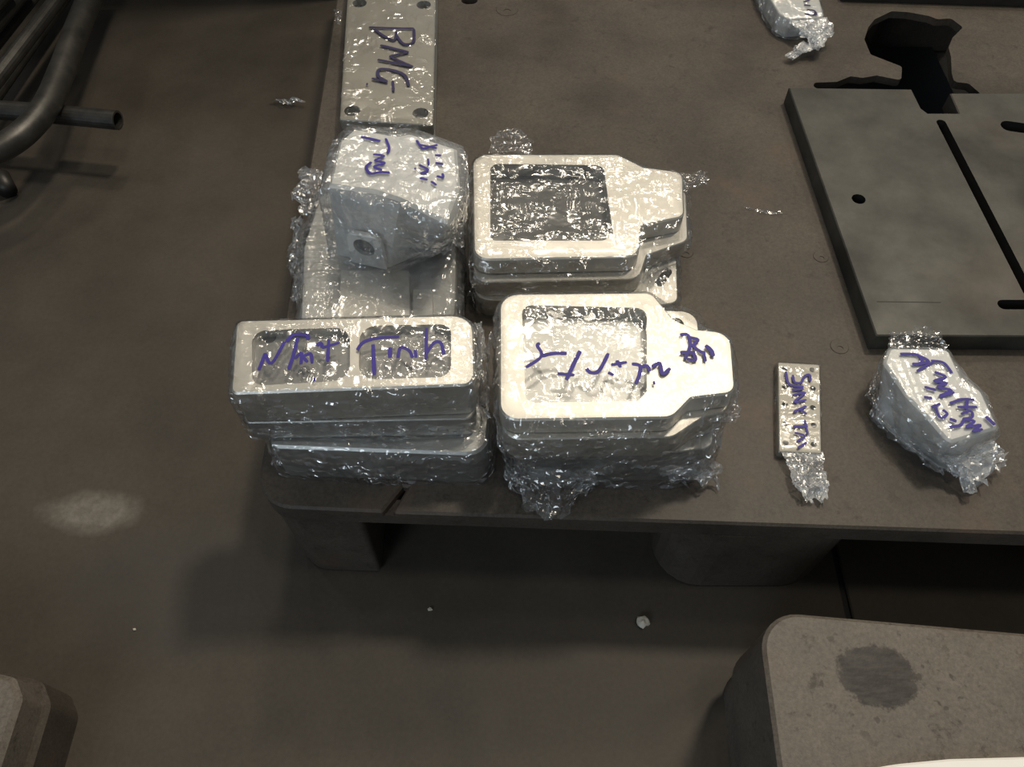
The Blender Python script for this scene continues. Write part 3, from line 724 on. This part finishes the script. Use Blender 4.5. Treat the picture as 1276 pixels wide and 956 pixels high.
write('marker_writing', [
 [(-0.1613, 0.4845), (-0.1553, 0.4949), (-0.1391, 0.5002), (-0.1187, 0.5014)], [(-0.1454, 0.4914), (-0.1405, 0.4533)], [(-0.1271, 0.4876), (-0.1265, 0.4747)], [(-0.1180, 0.4741), (-0.1162, 0.4874), (-0.1069, 0.4833), (-0.1030, 0.4747)],
 [(-0.1009, 0.4847), (-0.0993, 0.4747)], [(-0.0907, 0.5127), (-0.0889, 0.4730)], [(-0.0891, 0.4804), (-0.0815, 0.4935), (-0.0744, 0.4932), (-0.0708, 0.4787)]],
 z3 + 0.0028, 0.0040, INK, f, 4)
flap(f, at_z([(-0.1450, 0.4456), (-0.0844, 0.4425), (-0.0434, 0.4526)], ZD + 0.10), at_z([(-0.1607, 0.4267), (-0.1041, 0.4348), (-0.0428, 0.4532)], ZD + 0.078), 62, FILM_MILKY, 0.005)
flap(f, at_z([(-0.0403, 0.4626), (-0.0379, 0.5039), (-0.0422, 0.5364)], z3 - 0.02), at_z([(-0.0344, 0.4696), (-0.0334, 0.5075), (-0.0370, 0.5471)], z3 - 0.045), 63, FILM_MILKY, 0.005)

# ================================================================== small bar with a film tail
S = thing('small_bar', 'small flat perforated bar in film with a twisted tail and blue writing', 'metal bar', (0.35, 0.51, ZD))
so = rpoly([(0.3366, 0.5769), (0.3898, 0.5733), (0.3648, 0.4450), (0.3144, 0.4482)], 0.002, 2)
hs = [(0.3437, 0.5659), (0.3779, 0.5647), (0.3388, 0.5395), (0.3732, 0.5371), (0.3341, 0.5137), (0.3675, 0.5091), (0.3300, 0.4865), (0.3634, 0.4843), (0.3251, 0.4601), (0.3580, 0.4579)]
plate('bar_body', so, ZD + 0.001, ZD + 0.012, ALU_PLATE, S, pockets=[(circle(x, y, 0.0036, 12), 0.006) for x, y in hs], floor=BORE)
f = wrap('film', S, [(ZD + 0.001, so), (ZD + 0.012, so)], 71, FILM, amp=0.002, zs=6)
flap(f, at_z([(0.3157, 0.4525), (0.3398, 0.4493), (0.3664, 0.4493)], ZD + 0.010), at_z([(0.3255, 0.3919), (0.3383, 0.3819), (0.3530, 0.3819)], ZD + 0.004), 72, FILM_WHITE, 0.006, 26, 30, zmin=ZD, name='twisted_tail')
write('marker_writing', [
 [(0.3711, 0.5460), (0.3717, 0.5555), (0.3645, 0.5523), (0.3589, 0.5438), (0.3511, 0.5445), (0.3510, 0.5552)], [(0.3430, 0.5603), (0.3439, 0.5413), (0.3608, 0.5376)], [(0.3457, 0.5326), (0.3602, 0.5345)], [(0.3448, 0.5252), (0.3611, 0.5289), (0.3450, 0.5154), (0.3604, 0.5185)],
 [(0.3415, 0.5010), (0.3585, 0.5094)], [(0.3499, 0.5046), (0.3568, 0.4980)], [(0.3369, 0.4809), (0.3546, 0.4809)], [(0.3528, 0.4897), (0.3523, 0.4693)], [(0.3372, 0.4722), (0.3484, 0.4675), (0.3374, 0.4601)], [(0.3370, 0.4516), (0.3490, 0.4590)]],
 ZD + 0.0145, 0.0030, INK, f, 5)

# ================================================================== wrapped bracket in front of the steel plate
G = thing('curved_bracket', 'film-wrapped curved aluminium bracket with blue writing in front of the steel plate', 'bracket', (0.49, 0.5, ZD))
zg = ZD + 0.068
gt = rpoly([(0.4391, 0.5372), (0.4540, 0.4902), (0.4665, 0.4687), (0.4822, 0.4354), (0.4878, 0.4303), (0.5465, 0.4488), (0.5427, 0.4990), (0.5257, 0.5134), (0.5222, 0.5582), (0.4514, 0.5594)], [0.008, 0.01, 0.01, 0.004, 0.004, 0.006, 0.012, 0.012, 0.008, 0.008], 4)
gb = rpoly([(0.4449, 0.5014), (0.4651, 0.4733), (0.4813, 0.4547), (0.5026, 0.4354), (0.5140, 0.4290), (0.5586, 0.4503), (0.5709, 0.5014), (0.5581, 0.5175), (0.5535, 0.5555), (0.4779, 0.5531)], [0.008, 0.01, 0.01, 0.004, 0.004, 0.006, 0.012, 0.012, 0.008, 0.008], 4)
gt, gb = ccw(gt), ccw(gb); n_ = min(len(gt), len(gb)); tin = inset(gt, 0.003)
V = at_z(tin, zg) + at_z(gt, zg - 0.003) + at_z(gb, ZD + 0.001); m_ = len(gt)
F = [tuple(range(m_))] + [(r_ * m_ + i, r_ * m_ + (i + 1) % m_, (r_ + 1) * m_ + (i + 1) % m_, (r_ + 1) * m_ + i) for r_ in range(2) for i in range(m_)] + [tuple(2 * m_ + i for i in range(m_))]
obj('bracket_body', V, F, ALU_CAST, G)
f = wrap('film', G, [(ZD + 0.001, gb), (zg, gt)], 81, FILM_MILKY, ten=0.4, amp=0.006, zs=20)
flap(f, at_z([(0.4824, 0.4302), (0.5025, 0.4240), (0.5524, 0.4489)], ZD + 0.04), at_z([(0.4997, 0.4139), (0.5178, 0.3875), (0.5668, 0.4243)], ZD + 0.006), 82, FILM_WHITE, 0.009, 34, 22, zmin=ZD)
flap(f, at_z([(0.4532, 0.5615), (0.4868, 0.5639), (0.5229, 0.5615)], zg - 0.01), at_z([(0.4573, 0.5856), (0.5096, 0.5955), (0.5336, 0.5759)], zg - 0.02), 83, FILM, 0.006, 26, 12)
flap(f, at_z([(0.4565, 0.5514), (0.4405, 0.5186), (0.4350, 0.4848)], ZD + 0.03), at_z([(0.4553, 0.5604), (0.4346, 0.5245), (0.4432, 0.4946)], ZD + 0.004), 84, FILM, 0.005, zmin=ZD)
flap(f, at_z([(0.4374, 0.4908), (0.4637, 0.4525), (0.4901, 0.4261)], ZD + 0.02), at_z([(0.4441, 0.4901), (0.4681, 0.4482), (0.4972, 0.4165)], ZD + 0.002), 85, FILM_MILKY, 0.005, zmin=ZD)
write('marker_writing', [
 [(0.4603, 0.5477), (0.4803, 0.5463), (0.4823, 0.5347), (0.4707, 0.5330)], [(0.4803, 0.5463), (0.4910, 0.5370), (0.4765, 0.5327)], [(0.4735, 0.5233), (0.4970, 0.5364)], [(0.4940, 0.5376), (0.5079, 0.5347), (0.5135, 0.5199)],
 [(0.4936, 0.5218), (0.5044, 0.5148), (0.4899, 0.5092), (0.5031, 0.5064), (0.4910, 0.5008), (0.5053, 0.4964), (0.4897, 0.4882), (0.5080, 0.4937)], [(0.4759, 0.5008), (0.4879, 0.4964)], [(0.4714, 0.4871), (0.4801, 0.4855)], [(0.4983, 0.4785), (0.5138, 0.4839), (0.5279, 0.4833)],
 [(0.5056, 0.4736), (0.5280, 0.4736)], [(0.5195, 0.4831), (0.5142, 0.4704)], [(0.5067, 0.4643), (0.5186, 0.4683), (0.5180, 0.4603), (0.5069, 0.4577), (0.5190, 0.4551), (0.5071, 0.4473), (0.5242, 0.4499), (0.5134, 0.4421), (0.5248, 0.4447)], [(0.5333, 0.4614), (0.5400, 0.4499)],
 [(0.4757, 0.4731), (0.4872, 0.4779)], [(0.4805, 0.4763), (0.4815, 0.4598), (0.4909, 0.4640), (0.4876, 0.4699)], [(0.4917, 0.4577), (0.4985, 0.4546)], [(0.4886, 0.4473), (0.5016, 0.4499), (0.5087, 0.4582)]],
 zg + 0.0028, 0.0036, INK, f, 6)

# ================================================================== packet at the top edge
T = thing('wrapped_packet', 'small white film-wrapped packet with a twisted tail near the torn hole', 'packet', (0.49, 1.28, ZD))
zt = ZD + 0.035
to = rpoly([*[(0.4527, 1.3422), (0.4619, 1.2917), (0.4768, 1.2753), (0.5376, 1.2823), (0.5414, 1.3472)], (0.53, 1.45), (0.44, 1.45)], 0.01, 4)
plate('bar_body', to, ZD + 0.001, zt, ALU_CAST, T)
f = wrap('film', T, [(ZD + 0.001, to), (zt, to)], 91, FILM_MILKY, amp=0.006, zs=10)
for sd in (92, 97):
    flap(f, at_z([(0.4651, 1.2893), (0.4998, 1.2753), (0.5432, 1.2846)], zt - 0.003), at_z([(0.4997, 1.2279), (0.5165, 1.2100), (0.5456, 1.2505)], ZD + 0.016), sd, FILM_WHITE, 0.006, 28, 22, 0.05, zmin=ZD)
    flap(f, at_z([(0.4977, 1.2399), (0.5178, 1.2174), (0.5483, 1.2582)], ZD + 0.017), at_z([(0.4632, 1.2059), (0.4665, 1.2015), (0.4770, 1.1993)], ZD + 0.006), sd + 1, FILM_WHITE, 0.005, 26, 22, 0.05, zmin=ZD, name='twisted_tail')
write('marker_writing', [[(0.5095, 1.3233), (0.5210, 1.3271)], [(0.5079, 1.3131), (0.5191, 1.3106)], [(0.5041, 1.2868), (0.5187, 1.2831), (0.5227, 1.2955), (0.5103, 1.2993)], [(0.5241, 1.2918), (0.5238, 1.2831)]], zt + 0.0026, 0.0036, INKDARK, f, 7)

# ================================================================== second pallet, front right
R2 = thing('pallet', 'pallet corner at the bottom right with a dark oily stain on top', 'pallet', (0.6, 0.05, ZF))
r_out = rpoly([(0.243, -0.32), (0.98, -0.32), (0.98, 0.200), (0.262, 0.264)], [0.02, 0.02, 0.02, 0.042], 8)
plate('deck', r_out, 0.05, ZD, PALLET2, R2, chamfer=0.004)
plate('base', inset(r_out, 0.008), ZF, 0.0499, PALLET2, R2, chamfer=0.002)

# third pallet, front left
L2 = thing('pallet', 'grey pallet corner with a worn pale edge at the far bottom left', 'pallet', (-0.75, 0.0, ZF))
l_out = rpoly([(-1.2, -0.3), (-0.548, -0.3), (-0.544, 0.196), (-0.562, 0.222), (-1.2, 0.36)], [0.02, 0.02, 0.02, 0.02, 0.02], 5)
plate('deck', inset(l_out, 0.006), 0.045, 0.095, PALLET2, L2, chamfer=0.006)
plate('base', inset(l_out, -0.002), ZF, 0.0449, PALLET, L2, chamfer=0.004)

# white panel whose gently curved edge just enters at the bottom
wo = rpoly([(0.255, -0.30), (0.97, -0.30), (0.97, 0.06), (0.80, 0.100), (0.66, 0.117), (0.52, 0.1195), (0.42, 0.1170), (0.36, 0.1120), (0.31, 0.102), (0.27, 0.080)], [0.01, 0.01, 0.05, 0.3, 0.3, 0.3, 0.3, 0.3, 0.1, 0.05], 6)
plate('white_panel', wo, ZD + 0.001, ZD + 0.010, WHITE, None, chamfer=0.002, origin=(0.60, -0.05, ZD), label='white panel with a curved edge lying on the stained pallet corner', cat='panel')

# ================================================================== welded frame of bent steel tubes, top left
TB = thing('tube_frame', 'welded frame of bent grey steel tubes at the upper left edge', 'tube frame', (-0.9, 1.15, ZF))
path = [(x, y, z) for (x, y), z in zip([(-0.8579, 1.7155), (-0.8427, 1.4285), (-0.8325, 1.2918), (-0.8308, 1.1826), (-0.8561, 1.1043), (-0.9100, 1.0539), (-0.9844, 1.0017)], (0.11, 0.11, 0.11, 0.11, 0.11, 0.11, 0.11))]
V, F = tube_mesh(spline(path, 8), 0.0225); obj('bent_tube', V, F, TUBE, TB, smooth=True, label='thick bent tube nearest the pallet')
sp = [(x, y, 0.075) for x, y in [(-1.0342, 1.2344), (-0.8816, 1.2208), (-0.7179, 1.1985)]]
V, F = tube_mesh(spline(sp, 4), 0.0175, 20, inner=0.78); obj('cross_pipe', V, F, TUBE, TB, smooth=False, label='short open pipe crossing under the bent tube')
for pts, z, r in (([(-0.9122, 1.6088), (-0.9641, 1.2225)], 0.10, 0.0145), ([(-1.0006, 1.5941), (-1.0399, 1.3277)], 0.105, 0.021), ([(-1.0044, 1.6927), (-1.0518, 1.3393)], 0.06, 0.012), ([(-1.0782, 1.6789), (-1.1084, 1.4772)], 0.05, 0.02), ([(-0.9837, 1.7618), (-1.0323, 1.2668)], 0.02, 0.016), ([(-0.9954, 1.5151), (-1.0205, 1.3777)], 0.14, 0.02)):
    V, F = tube_mesh([(x, y, z) for x, y in pts], r, inner=0.8); obj('straight_tube', V, F, TUBE, TB, smooth=False)
V, F = tube_mesh([(x, y, ZF + 0.016) for x, y in [(-0.9350, 1.1105), (-0.9557, 1.1446), (-1.0587, 1.1619)]], 0.016); obj('foot', V, F, DARKSTEEL, TB, smooth=True)
for x, y in ((sp[0][0], sp[0][1]), (path[-1][0], path[-1][1])):
    V, F = tube_mesh([(x, y, ZF), (x, y, 0.11)], 0.012); obj('foot', V, F, TUBE, TB, smooth=True)

# unseen dark box added behind to throw shadow over the far left floor
CB = thing('shadow_caster', 'unseen dark box behind the pallet, added to cast the shadow at the top left', 'shadow_caster', (-0.75, 2.0, ZF))
plate('body', rpoly([(-1.5, 1.76), (-0.36, 1.76), (-0.36, 2.2), (-1.5, 2.2)], 0.01, 3), 0.05, 0.90, DARKSTEEL, CB, chamfer=0.004)
plate('plinth', [(-1.48, 1.78), (-0.38, 1.78), (-0.38, 2.18), (-1.48, 2.18)], ZF, 0.0499, BLACKP, CB, chamfer=0)
for x0, x1 in ((-1.49, -0.94), (-0.92, -0.37)):
    d_ = plate('door', [(x0, 1.752), (x1, 1.752), (x1, 1.7595), (x0, 1.7595)], 0.06, 0.89, DARKSTEEL, CB, chamfer=0.001)
    hx_ = x1 - 0.05 if x0 < -1 else x0 + 0.05
    V, F = tube_mesh([(hx_, 1.742, 0.33), (hx_, 1.742, 0.43)], 0.006); obj('handle', V, F, TUBE, d_, smooth=True)

# ================================================================== scraps
def crumb(label, x, y, z, r, seed, mat, name='scrap', flat=0.6):
    bm = bmesh.new(); bmesh.ops.create_icosphere(bm, subdivisions=2, radius=r)
    for v in bm.verts:
        k = 1 + 0.45 * noise.noise(v.co * (1.6 / r) + Vector((seed, 0, 0)))
        v.co = Vector((v.co.x * k, v.co.y * k * 0.8, v.co.z * k * flat))
    zmin = min(v.co.z for v in bm.verts)
    me = bpy.data.meshes.new(name); bm.to_mesh(me); bm.free(); me.materials.append(mat)
    o = link(bpy.data.objects.new(name, me)); o.location = (x, y, z - zmin + 0.0002)
    o['label'] = label; o['category'] = 'scrap'
    return o
(sx, sy), = [(0.1731, 0.3140)]
crumb('pale crumpled scrap on the floor in front of the pallet', sx, sy, ZF, 0.009, 1, CRUMB)
(sx, sy), = [(-0.1100, 0.3323)]
crumb('tiny pale grit speck on the floor below the pallet corner', sx, sy, ZF, 0.003, 2, CRUMB)
(sx, sy), = [(-0.5000, 0.3055)]
crumb('tiny white speck on the open floor at lower left', sx, sy, ZF, 0.0022, 3, CRUMB)
fs = thing('film_scrap', 'small shred of clear film on the floor left of the bars', 'scrap', (-0.44, 1.33, ZF))
flap(fs, at_z([(-0.4994, 1.3788), (-0.4842, 1.3865), (-0.4652, 1.3814)], ZF + 0.003), at_z([(-0.4723, 1.3637), (-0.4523, 1.3612), (-0.4321, 1.3687)], ZF + 0.004), 95, FILM_MILKY, 0.008, 18, 10, zmin=ZF, name='film_shred')
fs = thing('film_scrap', 'faint strip of film on the deck between the frames and the steel plate', 'scrap', (0.4, 0.85, ZD))
flap(fs, at_z([(0.3394, 0.8622), (0.3619, 0.8556), (0.3931, 0.8524)], ZD + 0.001), at_z([(0.3419, 0.8556), (0.3638, 0.8458), (0.3940, 0.8442)], ZD + 0.001), 96, FILM, 0.002, 18, 6, zmin=ZD, name='film_shred')
